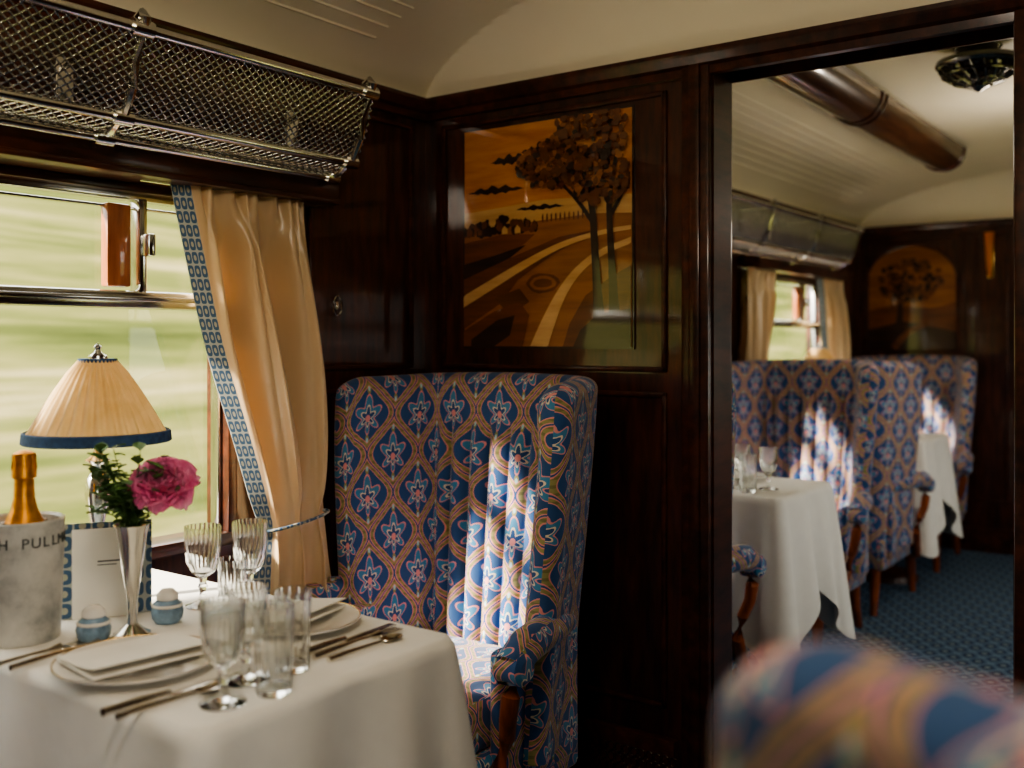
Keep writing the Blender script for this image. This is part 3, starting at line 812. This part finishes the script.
for k in range(26):
    a=random.uniform(0,2*pi); sp=random.uniform(.02,.065); hh=random.uniform(.02,.135)
    if k%3: a=3.6+random.uniform(-1.1,1.1)
    base=Vector((0,0,.17)); tip=Vector((sp*math.cos(a),sp*math.sin(a),.185+hh)); mid=base.lerp(tip,.5)+Vector((0,0,.012))
    b.tube([base,mid,tip],[.0015,.0012,.0008],5,mi=1)
    for j in range(9):
        t=.2+.8*j/8; p=(base.lerp(mid,t*2) if t<.5 else mid.lerp(tip,t*2-1))
        la=random.uniform(0,2*pi); up=random.uniform(.1,.9); ll=random.uniform(.016,.034); lw=ll*.34
        dv=Vector((math.cos(la),math.sin(la),up)).normalized(); sd=dv.cross(Vector((0,0,1))).normalized()
        nn=sd.cross(dv)
        def lf(u,v,p=p,dv=dv,sd=sd,nn=nn,ll=ll,lw=lw): return p+dv*ll*v+sd*(u-.5)*2*lw*math.sin(pi*min(1,v*.97+.02))+nn*(.004*abs(u-.5)*2-.006*v*v)
        b.grid(4,6,lf)
for k in range(6):
    a=k*pi/3; base=fc-fdir*.018
    dv=(Vector((math.cos(a),math.sin(a),-.1))+fdir*.2).normalized(); sd=dv.cross(fdir).normalized()
    b.grid(4,6,lambda u,v:base+dv*.05*v+sd*(u-.5)*2*.010*math.sin(pi*min(1,v*.97+.02)))
obj('foliage',b.mesh('foliage',[M['leaf'],M['stem']],recalc=False,angle=180),g)

# standing menu
g=group('standing_menu',(-1.668,1.050,TZ),math.radians(58))
b=MB().rbox((-.062,-.012,0),(.048,-.0095,.160),.0006,1); b.rbox((-.062,-.0085,0),(.048,-.0065,.158),.0006,1)
obj('card',b.mesh('c',[M['paper']],boxuv=True),g)
b=MB().rbox((-.086,-.004,0),(.072,-.001,.170),.0006,1).rbox((-.086,.022,0),(.072,.024,.155),.0006,1)
b.rbox((-.086,-.001,.0),(-.084,.022,.15),.0006,1)
obj('patterned_cover',b.mesh('pc',[M['border']],boxuv=True),g)
b=MB(); b.box((-.02,-.0125,.10),(.03,-.0121,.1025)); b.box((-.02,-.0125,.094),(.012,-.0121,.0955)); obj('printed_line',b.mesh('pl',[M['ink']]),g)

shaker(-1.547,.945); shaker(-1.545,1.085)
plate(-1.365,.905,.120); card(-1.365,.905,math.radians(-8),TZ+.018)
plate(-1.345,1.20,.115); card(-1.355,1.20,math.radians(12),TZ+.018,.12,.17)
goblet(-1.135,.885); goblet(-1.185,.965,.138,.030); tumbler(-1.112,.955,.125,.029); tumbler(-1.168,1.04,.12,.028)
goblet(-1.585,1.19,.150,.033); goblet(-1.53,1.255,.155,.032); tumbler(-1.50,1.19,.10,.027)
fork(-1.515,.885,math.radians(4)); fork(-1.540,.835,math.radians(4)); knife(-1.218,.87,math.radians(-3)); spoon(-1.194,.855,math.radians(-3)); 
knife(-1.205,1.195,math.radians(2)); fork(-1.180,1.19,math.radians(2)); spoon(-1.150,1.185,math.radians(0))
goblet(-1.45,3.15); goblet(-1.38,3.20,.15); tumbler(-1.33,3.14); tumbler(-1.41,3.26,.12); goblet(-1.30,3.24,.14)
plate(-1.50,3.42,.11)
goblet(-1.47,5.40); goblet(-1.40,5.46,.15); tumbler(-1.46,5.52)

# ------------------------------------------------------------ ceiling duct beam & light
g=group('ceiling_beam')
b=MB(); n=20; y0,y1=2.6,5.45; xc=-1.25; zc=2.215
prof=[(0.105*math.cos(a),-0.105*math.sin(a)) for a in [pi*i/n for i in range(n+1)]]
vs=[(xc+p[0],y,zc+p[1]) for y in (y0,y1) for p in prof]; m=n+1
fs=[(i,i+1,m+i+1,m+i) for i in range(n)]+[tuple(range(m)),tuple(range(m,2*m)),(0,n,m+n,m)]
b.add(vs,fs); obj('beam_body',b.mesh('bb',[M['beam']]),g)
b=MB()
for y in (2.95,4.0,4.06,5.39):
    b.tube([(xc+p[0]*1.01,y,zc+p[1]*1.01) for p in prof],.006,8)
obj('bands',b.mesh('bd',[M['trim']]),g)
def ceil_light(x,y):
    z=ceilz(x,y,YP2,YF) if y>YP else ceilz(x,y,Y0,YP)
    g=group('ceiling_light',(x,y,z-0.055))
    b=MB().lathe([(.0005,.06),(.07,.06),(.075,.05),(.06,.03),(.10,.012),(.132,.01),(.136,-.004),(.128,-.014),(.112,-.018),(.104,-.034),(.06,-.040),(.0005,-.04)],48)
    for k in range(20):
        a=2*pi*k/20
        b.tube([(.125*math.cos(a),.125*math.sin(a),-.014),(.104*math.cos(a+.1),.104*math.sin(a+.1),-.045),(.075*math.cos(a+.2),.075*math.sin(a+.2),-.064),(.04*math.cos(a+.25),.04*math.sin(a+.25),-.074)],.0048,6)
    for (r,z_) in ((.112,-.038),(.078,-.062),(.042,-.074)):
        b.tube([(r*math.cos(2*pi*i/40),r*math.sin(2*pi*i/40),z_) for i in range(40)],.0055,6,closed=True)
    b.lathe([(.040,-.07),(.036,-.082),(.02,-.088),(.008,-.096),(.0005,-.098)],30)
    obj('chrome_rosette',b.mesh('cr',[M['darkchrome']]),g)
ceil_light(-.74,3.69); ceil_light(-.65,.5)
g=group('wall_sconce',(-1.235,YF,1.75))
b=MB().rbox((-.02,-.012,-.13),(.02,0,.13),.005,2); obj('backplate',b.mesh('bpt',[M['brass']]),g)
b=MB().lathe([(.008,-.12),(.016,-.06),(.028,.12),(.030,.14),(.026,.14),(.014,-.05)],20,c=(0,-.045,0)); obj('amber_shade',b.mesh('as',[M['amber']]),g)

# ------------------------------------------------------------ outside
def bank():
    t=NT('blurred_grass'); v=t.objc((0.9,0.10,1.5)); n=t.noise(v,2.2,9,0.66); n2=t.noise(t.objc((.3,.07,.6)),1.5,3)
    f=t.m('ADD',t.m('MULTIPLY',n,.75),t.m('MULTIPLY',n2,.4))
    c=t.ramp(f,[(0.40,lin((56,64,34))),(0.52,lin((86,92,50))),(0.62,lin((114,112,70))),(0.75,lin((150,140,106)))])
    t.P(Base_Color=c,Roughness=1.0); t.b.inputs['Specular IOR Level'].default_value=0.0; return t.mat
bk=bank()
def bf(sgn):
    def f(u,v):
        y=-50+110*u
        if v<.2: x=.4+v/.2*2.2; z=-1.0
        else: q=(v-.2)/.8; x=2.6+q*22; z=-1.0+q*22*.46+0.5*math.sin(y*.15+q*6)*q
        return (XL-.1-x if sgn<0 else XR+.1+x,y,z)
    return f
obj('green_embankment',MB().grid(60,40,bf(-1)).mesh('bank',[bk],recalc=False))
def bf2(u,v): 
    y=-50+110*u; x=.4+v*40; return (XR+.1+x,y,-1.0-0.5*v)
obj('green_field',MB().grid(20,20,bf2).mesh('field',[bk],recalc=False))

# ------------------------------------------------------------ light
w=bpy.data.worlds.new('world'); S.world=w; w.use_nodes=True
bg=w.node_tree.nodes['Background']; bg.inputs[0].default_value=(0.98,0.96,0.90,1); bg.inputs[1].default_value=5.0
sd=bpy.data.lights.new('sun','SUN'); sd.energy=27.0; sd.angle=0.06; sd.color=(1.0,0.90,0.75)
so=bpy.data.objects.new('sun',sd); S.collection.objects.link(so)
so.rotation_euler=Vector((1,2.0,-1.25)).to_track_quat('-Z','Y').to_euler(); so.location=(-6,-6,6)
def portal(x,y0,y1,s):
    l=bpy.data.lights.new('window_portal','AREA'); l.shape='RECTANGLE'; l.size=(WZ1-WZ0); l.size_y=(y1-y0)
    l.cycles.is_portal=True; o=bpy.data.objects.new('window_portal',l); S.collection.objects.link(o)
    o.location=(x,(y0+y1)/2,(WZ0+WZ1)/2); o.rotation_euler=(0,-pi/2 if s>0 else pi/2,0)
for a,c in LW: portal(XL-.085,a,c,1)
for a,c in RW: portal(XR+.085,a,c,-1)
def pl(x,y,z,e,r=.10):  # warm point light added as interior fill, not a bulb in a fixture
    l=bpy.data.lights.new('interior_fill_light','POINT'); l.energy=e; l.shadow_soft_size=r; l.color=(1,.87,.70)
    o=bpy.data.objects.new('interior_fill_light',l); S.collection.objects.link(o); o.location=(x,y,z)
pl(-.65,.5,1.95,17); pl(-.65,4.5,1.85,9)

# ------------------------------------------------------------ camera
cd=bpy.data.cameras.new('camera'); cam=bpy.data.objects.new('camera',cd); S.collection.objects.link(cam)
cam.location=(0,0,H); cam.rotation_euler=(pi/2,0,math.radians(36.1)); cd.sensor_width=36; cd.lens=1011/1024*36
cd.shift_y=-43/1024; cd.clip_start=0.02
cd.dof.use_dof=True; cd.dof.focus_distance=2.2; cd.dof.aperture_fstop=2.2
S.camera=cam
try: S.view_settings.look='AgX - Medium High Contrast'
except Exception as ex: print(ex)
